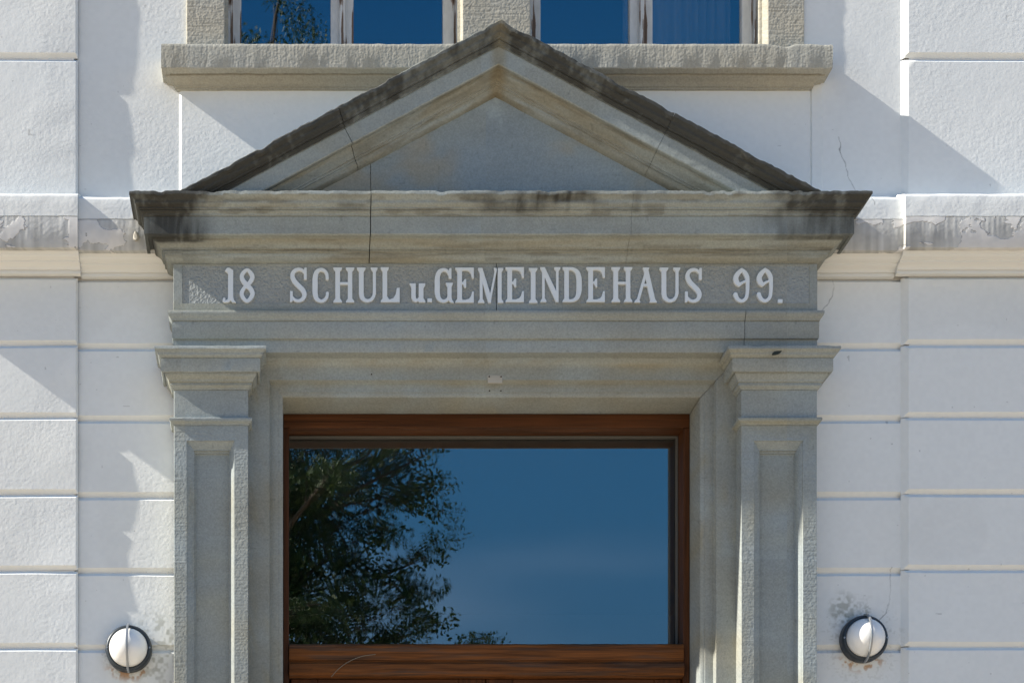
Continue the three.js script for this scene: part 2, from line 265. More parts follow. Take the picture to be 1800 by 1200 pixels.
// rusticated blocks: lower storey
const courses = [5.108, 4.807, 4.49, 4.153, 3.82, 3.482, 3.145, 2.81, 2.47, 2.13, 1.79, 1.45, 1.11, .77, .43, .02];
for (let i = 0; i + 1 < courses.length; i++) {
  const t = courses[i] - (i ? .002 : 0), b = courses[i + 1] + .002, j = .004 * (h3(i, 2, 3) - .5);
  part(building, 'plaster_block', plasterBlock(-2.604, -1.817, b + .003 + j, t + (i ? .003 + j : 0), .0262, { s: i + 1, edge: .010, wr: .008 }), M.plaster);
  part(building, 'plaster_block', plasterBlock(-1.823, -1.3, b, t, 0, { s: i + 20, wl: .003 }), M.plaster);
  part(building, 'plaster_block', plasterBlock(1.3, 1.815, b, t, 0, { s: i + 40, wr: .004 }), M.plaster);
  part(building, 'plaster_block', plasterBlock(1.80, 2.604, b + .004 - j, t + (i ? .004 - j : 0), .0262, { s: i + 60, wl: .026, dl: .0262 }), M.plaster);
}
// upper storey: pilaster blocks and plain bays
const upper = [5.42, 6.066, 6.68, 7.29, 7.9, 8.5, 9.1, 9.7, 10.3];
for (let i = 0; i + 1 < upper.length; i++) {
  part(building, 'plaster_block', plasterBlock(-2.604, -1.817, upper[i] + (i ? .004 : 0), upper[i + 1] - .004, .0262, { s: i + 80, edge: .012, wr: .009 }), M.plaster);
  part(building, 'plaster_block', plasterBlock(1.80, 2.604, upper[i] + (i ? .004 : 0), upper[i + 1] - .004, .0262, { s: i + 90, wl: .026, dl: .0262 }), M.plaster);
}
part(building, 'plaster_panel', plasterBlock(-1.823, -1.30, 5.40, 8.4, 0, { s: 101, wl: .003 }), M.plaster);
part(building, 'plaster_panel', plasterBlock(1.33, 1.815, 5.40, 8.4, 0, { s: 102, wr: .004 }), M.plaster);
part(building, 'plaster_panel', plasterBlock(-1.83, 1.83, 8.402, 10.3, 0, { s: 103 }), M.plaster);
part(building, 'window_apron', plasterBlock(-1.374, 1.402, 5.30, 5.96, .0085, { s: 104, wl: .012, wr: .004, drop: .009, wt: .003, wb: .003 }), M.plaster);
part(building, 'apron_edge', plasterBlock(1.405, 1.456, 5.30, 5.96, .0062, { s: 105, wl: .004, wr: .004, drop: .007, wt: .003, wb: .003 }), M.plaster);
// string course: painted upper band, bare stone band, cavetto below
function course(xa, xb, dz, s, retL, retR) {
  const g = new THREE.Group(); g.name = 'string_course'; building.add(g);
  const zf = .0 + dz, w = (x, y) => .003 * (fbm(x * 6, y * 9, s, 3) - .5);
  const up = [[zf - .01, 5.462], [zf + .02, 5.452], [zf + .085, 5.422], [zf + .104, 5.411], [zf + .109, 5.404], [zf + .1105, 5.396], [zf + .111, 5.36], [zf + .111, 5.3145], [zf - .01, 5.3145]];
  part(g, 'painted_band', moulding({ prof: up, zf, xa, xb, retL, retR, zBack: -.012, wob: w, jit: .0022 }), M.plaster);
  const st = [[zf - .01, 5.3135], [zf + .106, 5.3135], [zf + .1142, 5.309], [zf + .115, 5.30], [zf + .115, 5.18], [zf + .113, 5.176], [zf - .01, 5.176]];
  part(g, 'stone_band', moulding({ prof: st, zf, xa, xb, retL, retR, zBack: -.012, jit: .003 }), M.band, 'bare stone band with flaking white paint');
  const lo = [[zf - .01, 5.1755], [zf + .088, 5.1755], [zf + .086, 5.170], ...arc(zf + .082, 5.169, zf + .054, 5.154, 'ovolo', 4), [zf + .050, 5.153], [zf + .049, 5.146], ...arc(zf + .047, 5.145, zf + .018, 5.1275, 'cav', 5), [zf + .010, 5.1265], [zf + .010, 5.1245], [zf + .0125, 5.124], [zf + .012, 5.112], [zf - .01, 5.110]];
  part(g, 'cavetto', moulding({ prof: lo, zf, xa, xb, retL, retR, zBack: -.012, jit: .0022 }), M.cream);
}
course(-2.606, -1.803, .026, 1, true, false);
course(-1.8025, -1.36, 0, 2, false, false);
course(1.36, 1.7695, 0, 3, false, false);
course(1.77, 2.606, .026, 4, false, true);

// ---------- stone door surround ----------
const surround = thing('door_surround', 'grey sandstone doorcase with triangular pediment, carved inscription and two pilasters', 'doorway');
// frieze with raised inscription
const ringFrame = (rings, fill) => { // rings of rectangles [x0,x1,y0,y1,z], corners joined
  const rows = rings.map(([a, b, c, d, z]) => { const q = [], N = 24; const P = [[a, c], [b, c], [b, d], [a, d], [a, c]]; for (let k = 0; k < 4; k++) for (let i = 0; i < N; i++) q.push([P[k][0] + (P[k + 1][0] - P[k][0]) * i / N, P[k][1] + (P[k + 1][1] - P[k][1]) * i / N, z]); q.push(q[0].slice()); return q; });
  const gs = [fromGrid(rows.map(r => r.slice().reverse()).reverse())];
  if (fill) { const [a, b, c, d, z] = rings[rings.length - 1]; const r2 = []; for (let j = 0; j <= 30; j++) { const r = []; for (let i = 0; i <= 12; i++) r.push([a + (b - a) * i / 12, c + (d - c) * j / 30, z]); r2.push(r.reverse()); } gs.push(fromGrid(r2)); }
  return gs;
};
const friezeParts = [];
for (const [a, b, fa, fb] of [[-1.39, .003, -1.352, .003], [.0055, 1.39, .0055, 1.356]]) {
  const f = part(surround, 'frieze', stone(ringFrame([[a, b, 4.900, 5.108, 0], [a, b, 4.900, 5.108, .1345], [a + .001, b - .001, 4.901, 5.107, .1375], [fa, fb, 4.937, 5.101, .1375], [fa + .0015, fb - .0015, 4.9385, 5.0995, .134]]), stainPlain, .0012), M.stone);
  const rows = []; for (let j = 0; j <= 8; j++) { const r = []; for (let i = 0; i <= 60; i++) r.push([fa + (fb - fa) * i / 60, 4.937 + .164 * j / 8, .1342]); rows.push(r.reverse()); }
  part(f, 'stippled_field', metric(crisp(fromGrid(rows))), M.stipple);
  friezeParts.push(f);
}
// letter outlines: unions of polygons and tapering strokes, contoured on a fine grid (unit: 2.45 mm)
const poly = (...q) => (x, y) => { let d = 1e9, inside = false; for (let i = 0, j = q.length - 1; i < q.length; j = i++) { d = Math.min(d, segD(x, y, q[j], q[i])); if ((q[i][1] > y) !== (q[j][1] > y) && x < (q[j][0] - q[i][0]) * (y - q[i][1]) / (q[j][1] - q[i][1]) + q[i][0]) inside = !inside; } return inside ? -d : d; };
const bx = (a, b, c, d) => poly([a, c], [b, c], [b, d], [a, d]);
function stroke(...pts) {   // [x, y, width] through a smooth curve
  const c = new THREE.CatmullRomCurve3(pts.map(p => new THREE.Vector3(p[0], p[1], p[2])), false, 'centripetal').getPoints(pts.length * 6);
  return (x, y) => { let m = 1e9; for (let i = 0; i + 1 < c.length; i++) { const a = c[i], b = c[i + 1], dx = b.x - a.x, dy = b.y - a.y, L = dx * dx + dy * dy || 1e-9, t = clamp(((x - a.x) * dx + (y - a.y) * dy) / L); m = Math.min(m, Math.hypot(x - a.x - t * dx, y - a.y - t * dy) - (a.z + (b.z - a.z) * t) / 2); } return m; };
}
const foot = (a, b, l = 3.6, r = 3.6) => poly([a - l, 0], [b + r, 0], [b + r - .2, 2.2], [b, 6.5], [a, 6.5], [a - l + .2, 2.2]);
const head = (a, b, l = 3.6, r = 3.6) => poly([a - l, 61], [b + r, 61], [b + r - .2, 58.8], [b, 54.5], [a, 54.5], [a - l + .2, 58.8]);
const stem = (a, b, l = 3.6, r = 3.6) => [bx(a, b, 0, 61), foot(a, b, l, r), head(a, b, l, r)];
const E_ = [...stem(3.5, 11.3, 3.5, 1), bx(3.5, 32, 56.8, 61), bx(3.5, 32, 0, 4.2), poly([32, 61], [32, 43], [29.3, 43.3], [27.5, 51], [24, 55.5], [17, 57.5], [17, 61]), poly([32, 0], [32, 19], [29.3, 18.6], [27.5, 11], [24, 6.5], [17, 4], [17, 0]), poly([11, 35.6], [13.5, 36], [16, 40.8], [18.6, 41], [18.6, 26.5], [16, 26.8], [13.5, 32], [11, 32.4])];
const G = {
  '1': [bx(10, 18.6, 4, 55), poly([4.5, 56], [8, 60.5], [11.5, 61], [18.6, 56.5], [18.6, 50], [10, 50], [9, 53.2]), poly([10, 10], [18.6, 10], [20, 4], [23.6, 0], [17.5, .4], [14.5, 4.4], [11, .6], [5.5, .4], [9, 4]), stroke([3, 6.2, 4], [2, 3.4, 3.6], [5, 1.8, 3.4], [10, 3.6, 4])],
  '8': [stroke([12.5, 31, 5], [19.5, 37.5, 6.6], [22.8, 46, 7.2], [19, 53.5, 6.2], [13.6, 58, 4.6], [7, 53, 6], [3.9, 46.5, 6.6], [6.5, 39, 7.2], [13.4, 30.8, 8], [20, 24, 7.4], [23, 16.5, 7.2], [19.5, 8, 6.4], [13.2, 3, 5.4], [6.8, 8.5, 6], [3.8, 16.5, 6.6], [7, 24.5, 5.6], [12.5, 31, 5])],
  '9': [stroke([14.8, 58, 5], [8.4, 51.5, 7.6], [4.4, 44, 8.2], [6, 36.5, 8], [10, 31.6, 5.6]), stroke([10, 31.8, 5], [16, 35.4, 3.6], [23.5, 39, 3]), stroke([14.8, 58, 5], [20, 53.5, 6.6], [24, 46, 7.2], [25.2, 36, 6], [24.8, 18, 5.2], [22.2, 8, 5.4], [15.5, 3, 5.2], [8.5, 5.6, 6], [4.6, 12, 6.6], [3.8, 14.5, 7])],
  'S': [stroke([25.6, 52, 3.2], [21, 57, 4.2], [14.8, 58.4, 4.8], [7.6, 55.6, 5.8], [4.0, 48.4, 6.8], [7, 38.4, 7.4], [14.8, 29.6, 7.8], [22.4, 21.6, 7.8], [25.2, 14, 7.2], [22, 6.2, 6], [15, 2.9, 5], [8.2, 4.6, 4.4], [3.8, 9.5, 3.2]), poly([24.4, 41], [29, 41], [29, 61], [25.5, 61], [24.4, 57]), poly([0, .8], [3.6, 1.6], [4.6, 5], [4.4, 19.5], [.2, 20])],
  'C': [stroke([25.8, 43, 4.8], [24.6, 51.5, 5], [20, 57, 5], [14.2, 58.4, 5.2], [7.6, 54.6, 6.8], [4.6, 45, 8.4], [4.4, 30.5, 8.8], [4.6, 16, 8.4], [7.6, 6.8, 6.8], [14.2, 2.8, 5.2], [20.4, 4.6, 5], [24.8, 10, 4.8], [26, 17, 4.6])],
  'H': [...stem(3.5, 11.3), ...stem(25.6, 32.8), bx(10, 27, 31.6, 35.2)],
  'U': [bx(3.4, 11.2, 15, 61), bx(28, 32.8, 15, 61), head(3.4, 11.2), head(28, 32.8, 4, 3), stroke([7.3, 18, 7.8], [8.6, 9.5, 7.4], [13, 4.4, 6], [18.4, 2.8, 5.2], [24.4, 5, 5], [28.8, 10.5, 4.8], [30.4, 18, 4.8])],
  'L': [...stem(3.4, 11, 3.4, 3), bx(3.4, 33, 0, 4.4), poly([33, 0], [33, 25], [28.4, 24.6], [26.6, 14], [22.5, 7], [15, 4], [11, 10], [11, 0])],
  'u': [bx(3.4, 10.6, 8, 32.6), poly([0, 32.8], [10.6, 32.8], [10.6, 25], [3.4, 25], [2.6, 28.8]), bx(16.4, 24.2, 0, 32.6), poly([16.4, 32.8], [27.6, 32.8], [27, 29.6], [24.2, 25.5], [16.4, 25.5]), poly([16.4, 0], [27.8, 0], [27.2, 2.4], [24.2, 7], [16.4, 7]), stroke([7, 12, 7.2], [7.8, 6.6, 6.8], [10.8, 3.2, 5.4], [14.2, 3.8, 4.2], [17.5, 7.4, 3.4])],
  '.': [bx(0, 7.4, 0, 6)],
  'G': [stroke([25.2, 50, 3.2], [21, 56.8, 4.4], [15.4, 58.3, 5], [8.2, 54.8, 6.8], [4.6, 45, 8.2], [4.4, 30.5, 8.6], [4.6, 16, 8.2], [8, 6.6, 6.6], [14.6, 2.8, 5], [20.4, 4.4, 5], [25, 9.5, 5]), poly([24.6, 43], [29, 43], [29, 61], [25.8, 60.4], [24.6, 56]), bx(22.4, 29.2, 4, 34), poly([19.4, 35], [31.6, 35], [31, 32.4], [29.2, 28.5], [22.4, 28.5], [20, 32.4]), poly([22.4, 10], [29.2, 10], [30.4, 4.5], [33.6, 0], [28, .6], [25, 4]) ],
  'E': E_,
  'M': [...[bx(3.2, 7.8, 0, 58)], foot(3.2, 7.8, 3.2, 3.2), poly([0, 61], [7.4, 61], [23.2, 9], [22.6, 0], [18.2, 0], [3.2, 52], [.4, 58.6]), poly([21.6, 0], [18.6, 2], [29.4, 56], [27.8, 61], [32.4, 61], [32.7, 57]), bx(34.9, 41.2, 0, 61), poly([34.9, 61], [44.4, 61], [44, 58.8], [41.2, 54.5], [34.9, 54.5]), poly([34.9, 0], [44.4, 0], [44, 2.2], [41.2, 6.5], [34.6, 6.5])],
  'I': stem(3.6, 11.2),
  'N': [bx(3.5, 7.5, 0, 56), foot(3.5, 7.5, 3.2, 3.2), poly([0, 61], [7.6, 61], [31, 12], [31.4, 0], [27.8, 0], [4.2, 52], [.4, 58.4]), bx(28, 31.8, 0, 61), head(28, 31.8, 3.2, 3.2)],
  'D': [...stem(3.4, 10.8, 3.4, 1), stroke([9, 58.9, 4.2], [18, 58.2, 4.8], [25.4, 53, 6.8], [28.6, 43, 8.4], [29, 30.5, 8.6], [28.6, 18, 8.4], [25.4, 8, 6.8], [18, 2.8, 4.8], [9, 2.1, 4.2])],
  'A': [stroke([21.6, 56, 4.4], [6.4, 3, 4.4]), poly([16.4, 58], [24.4, 58], [37.8, 0], [29.4, 0]), poly([15.2, 61], [26, 61], [25.4, 58.6], [23, 54], [18.4, 54], [15.8, 58.6]), bx(12, 30, 28.6, 32.4), poly([0, 0], [10.6, 0], [10, 2.2], [7, 6], [4.6, 6], [.6, 2.2]), poly([26.8, 0], [39.6, 0], [39, 2.2], [36, 6.4], [29.6, 6.4], [27.4, 2.2])],
};
function contour(parts, w) {
  const s = .45, x0 = -4, y0 = -3, nx = Math.ceil((w + 8) / s), ny = Math.ceil(67 / s), f = [];
  for (let j = 0; j <= ny; j++) { f.push([]); for (let i = 0; i <= nx; i++) { let d = 1e9; for (const q of parts) d = Math.min(d, q(x0 + i * s, y0 + j * s)); f[j].push((d - .12) || 1e-6); } }
  const next = new Map(), key = p => Math.round(p[0] * 1e4) + ',' + Math.round(p[1] * 1e4);
  const ip = (i, j, k, l) => { const a = f[j][i], b = f[l][k], t = a / (a - b); return [x0 + (i + (k - i) * t) * s, y0 + (j + (l - j) * t) * s]; };
  const add = (a, b) => next.set(key(a), [a, b]);
  for (let j = 0; j < ny; j++) for (let i = 0; i < nx; i++) {
    const c = (f[j][i] < 0) | (f[j][i + 1] < 0) << 1 | (f[j + 1][i + 1] < 0) << 2 | (f[j + 1][i] < 0) << 3;
    const B = () => ip(i, j, i + 1, j), R = () => ip(i + 1, j, i + 1, j + 1), T = () => ip(i, j + 1, i + 1, j + 1), L = () => ip(i, j, i, j + 1);
    ({ 1: () => add(B(), L()), 2: () => add(R(), B()), 3: () => add(R(), L()), 4: () => add(T(), R()), 5: () => { add(B(), L()); add(T(), R()); }, 6: () => add(T(), B()), 7: () => add(T(), L()), 8: () => add(L(), T()), 9: () => add(B(), T()), 10: () => { add(R(), B()); add(L(), T()); }, 11: () => add(R(), T()), 12: () => add(L(), R()), 13: () => add(B(), R()), 14: () => add(L(), B()) })[c]?.();
  }
  const loops = [];
  while (next.size) { const [k0] = next.keys(); let k = k0; const l = []; while (next.has(k)) { const [a, b] = next.get(k); next.delete(k); l.push(a); k = key(b); } if (l.length > 8) loops.push(l); }
  const area = l => l.reduce((s, p, i) => { const q = l[(i + 1) % l.length]; return s + p[0] * q[1] - q[0] * p[1]; }, 0) / 2;
  const thin = l => { let o = l.slice(); for (let pass = 0; pass < 3; pass++) o = o.filter((p, i) => { if (i % 2 === pass % 2) return true; const a = o[(i + o.length - 1) % o.length], b = o[(i + 1) % o.length]; return segD(p[0], p[1], a, b) > .07; }); return o; };
  const outer = loops.filter(l => Math.abs(area(l)) > 4).map(l => ({ l: thin(l), a: area(l) })).sort((p, q) => Math.abs(q.a) - Math.abs(p.a));
  const sign = Math.sign(outer[0].a), U = .00245, shapes = [];
  const V = l => l.map(p => new THREE.Vector2(p[0] * U, p[1] * U));
  for (const o of outer) if (Math.sign(o.a) === sign) shapes.push(new THREE.Shape(V(o.l)));
  for (const o of outer) if (Math.sign(o.a) !== sign) shapes[0].holes.push(new THREE.Path(V(o.l)));
  return shapes;
}
const glyphGeo = {};
// [character, x of its left edge in metres]
const text = [['1', -1.1775], ['8', -1.1045], ['S', -.886], ['C', -.789], ['H', -.699], ['U', -.597], ['L', -.495], ['u', -.371], ['.', -.293], ['G', -.262], ['E', -.173], ['M', -.0755], ['E', .043], ['I', .144], ['N', .193], ['D', .289], ['E', .392], ['H', .500], ['A', .598], ['U', .708], ['S', .8175], ['9', 1.025], ['9', 1.126], ['.', 1.2185]];
for (const [ch, x] of text) {
  if (!glyphGeo[ch]) { const w = { M: 45, A: 40, L: 34, H: 37, U: 36, N: 36, D: 34, E: 33, G: 34 }[ch] ?? 31; const g = new THREE.ExtrudeGeometry(contour(G[ch], w), { depth: .0105, bevelEnabled: true, bevelSize: .0008, bevelThickness: .0012, bevelSegments: 2, bevelOffset: -.0004, curveSegments: 2 }); glyphGeo[ch] = metric(g); }
  const m = part(friezeParts[x < -.02 ? 0 : 1], 'letter', glyphGeo[ch], M.letter); m.position.set(x, 4.9375 + .004 * (h3(Math.round(x * 99), 1, 1) - .5), .1335);
}
// entablature mouldings
const corniceProf = [[0, 5.340], [.29, 5.334], [.305, 5.333], [.311, 5.330], [.3125, 5.325], [.3125, 5.316], [.309, 5.3135], ...arc(.307, 5.312, .277, 5.279, 'cyma'), [.2765, 5.2735], [.268, 5.2725], [.267, 5.2695], [.2705, 5.2685], ...arc(.270, 5.266, .2585, 5.254, 'cav', 4), [.252, 5.2525], [.2515, 5.249], [.255, 5.248], [.255, 5.178], [.252, 5.174], [.240, 5.174], [.236, 5.179], [.222, 5.180], ...arc(.220, 5.176, .186, 5.147, 'cymaR'), [.178, 5.146], [.177, 5.143], [.180, 5.1425], [.180, 5.1385], ...arc(.173, 5.137, .148, 5.112, 'ovolo', 5), [.143, 5.110], [.1425, 5.1085], [0, 5.1085]];
const chip = (x, y, z) => z > .29 && y > 5.30 ? -.007 * step(.58, .85, fbm(x * 16, 2, 4, 3)) + .003 * (n3(x * 80, y * 60, 5) - .5) : 0;
for (const [a, b, l, r] of [[-1.39, -.5475, true, false], [-.5435, .5600, false, false], [.5612, 1.39, false, true]])
  part(surround, 'cornice_stone', moulding({ prof: corniceProf, zf: .1375, xa: a, xb: b, retL: l, retR: r, zBack: .0, seg: .0065, stain: stainCornice, wob: chip, jit: .0026 }), M.stone, l ? 'cornice stone with black crust at its outer end' : undefined);
const archProf = [[0, 4.8995], [.150, 4.8995], [.159, 4.8965], [.1605, 4.893], [.160, 4.884], ...arc(.158, 4.882, .146, 4.860, 'cymaR', 5), [.139, 4.8585], [.139, 4.8555], [.1425, 4.8545], [.1425, 4.787], [.141, 4.784], [.1315, 4.784], [.1285, 4.782], [.1285, 4.7795], [.131, 4.7785], [.131, 4.731], [.129, 4.7275], [0, 4.7275]];
for (const [a, b, l, r] of [[-1.39, -1.0757, true, false], [-1.0752, 1.0735, false, false], [1.0762, 1.39, false, true]])
  part(surround, 'architrave_stone', moulding({ prof: archProf, zf: .1375, xa: a, xb: b, retL: l, retR: r, zBack: .0, stain: stainPlain, jit: .0016 }), M.stone);
// pediment
const rakeProf = [[0, -.004], [.285, 0], [.299, .002], [.304, .008], [.3035, .020], ...arc(.301, .023, .272, .056, 'cyma'), [.2705, .0615], [.261, .0625], [.260, .066], [.264, .067], ...arc(.2635, .069, .252, .080, 'cav', 4), [.245, .0815], [.2445, .0855], [.2485, .0865], [.2485, .156], [.2455, .160], [.233, .160], [.229, .155], [.214, .155], ...arc(.212, .160, .180, .192, 'cymaR'), [.174, .194], [.173, .202], ...arc(.168, .204, .146, .232, 'ovolo', 5), [.140, .235], [0, .236]];
function rake(side, x0, x1) {   // x0: joint at the upper end or 0 at the ridge, x1: joint at the lower end or null where it dies on the cornice
  const rows = rakeProf.map(([z, v]) => { const a = x0 ? x0 - .4 * v : 0, b = x1 ? x1 - .4 * v : (RAKE.top - v - RAKE.base) / RAKE.k, n = Math.max(4, Math.round((b - a) / .014)), r = []; const N = 190; for (let i = 0; i <= N; i++) { const x = a + (b - a) * i / N; const nick = v < .03 && z > .25 ? -.008 * step(.5, .85, fbm(x * 14 * side + 3, 5, 2, 3)) + .005 * (n3(x * 70, v * 60, side + 5) - .5) : 0; r.push([side * x, RAKE.top - v - RAKE.k * x + nick, z]); } return side > 0 ? r : r.reverse(); });
  const gs = [fromGrid(rows)]; if (x0) gs.push(capGeo(rows.map(r => r[side > 0 ? 0 : r.length - 1]))); if (x1) gs.push(capGeo(rows.map(r => r[side > 0 ? r.length - 1 : 0])));
  return stone(gs, stainRake, .003);
}
part(surround, 'raking_cornice_stone', rake(-1, 0, .6855), M.stone); part(surround, 'raking_cornice_stone', rake(-1, .688, null), M.stone);
part(surround, 'raking_cornice_stone', rake(1, 0, .7362), M.stone); part(surround, 'raking_cornice_stone', rake(1, .7375, null), M.stone, 'raking cornice stone crusted black');
function tympanum(xa, xb) { const rows = []; for (let j = 0; j <= 24; j++) { const r = []; for (let i = 0; i <= 80; i++) { const x = xa + (xb - xa) * i / 80, top = RAKE.top - .2 - RAKE.k * Math.abs(x); r.push([x, 5.335 + (Math.max(top, 5.336) - 5.335) * j / 24, .1375 + .002 * (fbm(x * 5, j * .3, 2, 3) - .5)]); } rows.push(r.reverse()); } return stone([fromGrid(rows)], stainTymp, .0012); }
part(surround, 'tympanum', tympanum(-1.0, -.540), M.stone); part(surround, 'tympanum', tympanum(-.5375, 1.0), M.stone);
part(surround, 'tympanum_backing', box(-.95, .95, 5.341, 5.5, .02, .125), M.sillSmooth);
// door architrave: jambs and lintel round the opening, mitred
const inner = [[.0600, .05], [.0585, .047], [.0570, .020], [.0555, .0155], [.0200, .0150], [.0190, .0115], [.0130, .0105], [.0060, .0085], [.0015, .0045], [0, -.002], [0, -.17], [0, -.31]];
const jambProf = [[.158, 0], [.158, .03], [.158, .05], [.14, .05], [.12, .05], [.10, .05], ...inner];
const lintelProf = [[.1442, 0], [.1442, .06], [.1442, .077], [.135, .062], [.122, .053], [.108, .05], ...inner];
function architrave(which) {
  const O = .916, T = 4.583, rows = (which ? jambProf : lintelProf).map(([n, z]) => { const r = []; const N = 60;
    for (let i = 0; i <= N; i++) { const t = i / N; if (which === 0) { const a = -(O + n), b = O + n; r.push([a + (b - a) * t, T + n, z]); } else { const y0 = 1.05, y1 = T + n - (which > 0 ? .0025 : .0005); const y = y0 + (y1 - y0) * t; r.push([which * (O + n), y, z]); } }
    return which > 0 ? r.reverse() : r; });
  return stone([fromGrid(rows.slice())], stainPlain, .0014);
}
part(surround, 'lintel', architrave(0), M.stone); part(surround, 'jamb', architrave(-1), M.stone); part(surround, 'jamb', architrave(1), M.stone);
part(surround, 'lintel_core', box(-1.06, 1.06, 4.615, 4.88, -.31, .008), M.sillSmooth);
{ // old sign fixing above the door
  part(surround, 'mortar_patch', metric(crisp(rough(softBox(-.022, .042, 4.628, 4.664, .044, .0518, .0015), .003, 60))), M.mortar, 'pale square patch where a sign was fixed');
  const hg = new THREE.CylinderGeometry(.0032, .0032, .006, 8); hg.rotateX(Math.PI / 2);
  for (const [x, y, z] of [[-.016, 4.656, .0515], [.036, 4.656, .0515], [-.010, 4.609, .0145], [.040, 4.609, .0145], [-.53, 4.667, .049]]) part(surround, 'screw_hole', hg, M.hole).position.set(x, y, z);
}
// pilasters
const capProf = [[.02, 4.7265], [.195, 4.7265], [.206, 4.7245], [.2078, 4.720], [.2075, 4.711], ...arc(.2045, 4.709, .1845, 4.685, 'cyma', 6), [.1795, 4.6835], [.179, 4.680], [.1825, 4.679], [.1825, 4.628], [.1805, 4.6245], [.172, 4.6245], [.170, 4.629], [.167, 4.628], ...arc(.166, 4.622, .151, 4.594, 'cymaR', 5), [.1445, 4.5925], [.1465, 4.580], [.1425, 4.5765], ...arc(.142, 4.575, .133, 4.566, 'cav', 3), [.02, 4.565]];
const astProf = [[.02, 4.4445], [.14, 4.4445], [.1455, 4.442], [.148, 4.437], [.1475, 4.431], [.145, 4.427], [.1425, 4.426], ...arc(.142, 4.424, .132, 4.414, 'cav', 3), [.02, 4.4135]];
for (const s of [-1, 1]) {
  const a = s < 0 ? -1.388 : 1.063, b = s < 0 ? -1.067 : 1.390;
  const p = new THREE.Group(); p.name = 'pilaster'; surround.add(p);
  part(p, 'capital', moulding({ prof: capProf, zf: .13, xa: a, xb: b, retL: true, retR: true, zBack: .02, seg: .012, stain: stainPlain, jit: .002, wob: (x, y, z) => z > .2 && y > 4.715 ? -.004 * step(.62, .8, fbm(x * 18, 1, 3, 2)) : 0 }), M.stone);
  part(p, 'neck', stone(ringFrame([[a, b, 4.4446, 4.5648, .02], [a, b, 4.4446, 4.5648, .1275], [a + .002, b - .002, 4.4446, 4.5648, .13], [a + .01, b - .01, 4.447, 4.562, .13]], true), stainPlain, .0012), M.stone);
  part(p, 'astragal', moulding({ prof: astProf, zf: .13, xa: a, xb: b, retL: true, retR: true, zBack: .02, seg: .012, stain: stainPlain, jit: .0014 }), M.stone);
  const o0 = a + .055, o1 = b - .06;
  part(p, 'shaft', stone(ringFrame([[a, b, 1.25, 4.413, .02], [a, b, 1.25, 4.413, .127], [a + .002, b - .002, 1.25, 4.4125, .13], [o0, o1, 1.55, 4.347, .13]]), stainPlain, .0012), M.stoneH);
  part(p, 'sunk_panel', stone(ringFrame([[o0, o1, 1.55, 4.347, .1298], [o0 + .001, o1 - .001, 1.551, 4.346, .124], [o0 + .004, o1 - .004, 1.554, 4.343, .122], [o0 + .014, o1 - .010, 1.564, 4.334, .116], [o0 + .028, o1 - .018, 1.578, 4.318, .104], [o0 + .031, o1 - .020, 1.581, 4.315, .104], [o0 + .032, o1 - .021, 1.582, 4.314, .093], [o0 + .036, o1 - .024, 1.586, 4.306, .092], [o0 + .0365, o1 - .0245, 1.5865, 4.3055, .084], [o0 + .039, o1 - .026, 1.589, 4.299, .083]], true), stainPlain, .001), M.stone);
  part(p, 'plinth', box(a - .03, b + .03, .0, 1.249, .0, .165), M.sillSmooth);
}
part(surround, 'mortar_lump', (() => { const g = new THREE.IcosahedronGeometry(.016, 3); g.scale(.8, 1.2, .8); rough(g, .012, 90); g.translate(-1.552, 5.232, .125); return metric(crisp(g, 1)); })(), M.mortar, 'pale lump of mortar at the end of the cornice');

// ---------- stone window surround above ----------
const ws = thing('window_surround', 'grey tooled stone surround of the double window with projecting sill', 'window frame');
const sillProf = [[-.13, 6.094], [.095, 6.077], [.104, 6.075], [.107, 6.070], [.1075, 6.06], [.1075, 5.972], [.105, 5.968], [.072, 5.966]];
part(ws, 'sill', moulding({ prof: [...sillProf, [.07, 5.975], [-.13, 5.975]], zf: .0085, xa: -1.346, xb: 1.367, retL: true, retR: true, zBack: -.0, seg: .02, jit: .0028, wob: (x, y, z) => y > 6.05 && z > .09 ? -.010 * step(.05, .0, Math.abs(x - 1.26)) - .0035 * step(.6, .8, fbm(x * 9, 3, 3, 3)) : 0 }), M.sill);
part(ws, 'sill_moulding', moulding({ prof: [[-.01, 5.974], [.064, 5.974], [.064, 5.962], [.062, 5.960], ...arc(.058, 5.959, .026, 5.937, 'cav', 6), [.020, 5.936], [.019, 5.929], [-.01, 5.928]], zf: .0085, xa: -1.372, xb: 1.392, retL: true, retR: true, zBack: -.01, seg: .02, jit: .002 }), M.sillSmooth);
for (const [n, a, b] of [['jamb', -1.341, -1.172], ['mullion', -.13, .169], ['jamb', 1.209, 1.371]]) {
  const rows = []; const xs = [[a, -.012], [a, .016], [a + .004, .02], [b - .004, .02], [b, .016], [b, -.06], [b + (n === 'mullion' || a < 0 ? .012 : 0), -.062], [b, -.2]];
  const left = [[a, -.2], [a - (a > -1 ? .012 : 0), -.062], [a, -.06]]; const path = (a > -1 ? left : [[a, -.012]]).concat(xs.slice(1, 5), b < 1.3 ? [[b, -.06], [b + .012, -.062], [b + .012, -.2]] : [[b, -.012]]);
  for (let j = 0; j <= 60; j++) rows.push(path.map(([x, z]) => [x, 6.072 + 1.95 * j / 60, z]).reverse());
  part(ws, n, stone([fromGrid(rows)], null, .0024), M.sillH);
}
part(ws, 'lintel', softBox(-1.341, 1.371, 8.022, 8.24, -.2, .02), M.sillH);

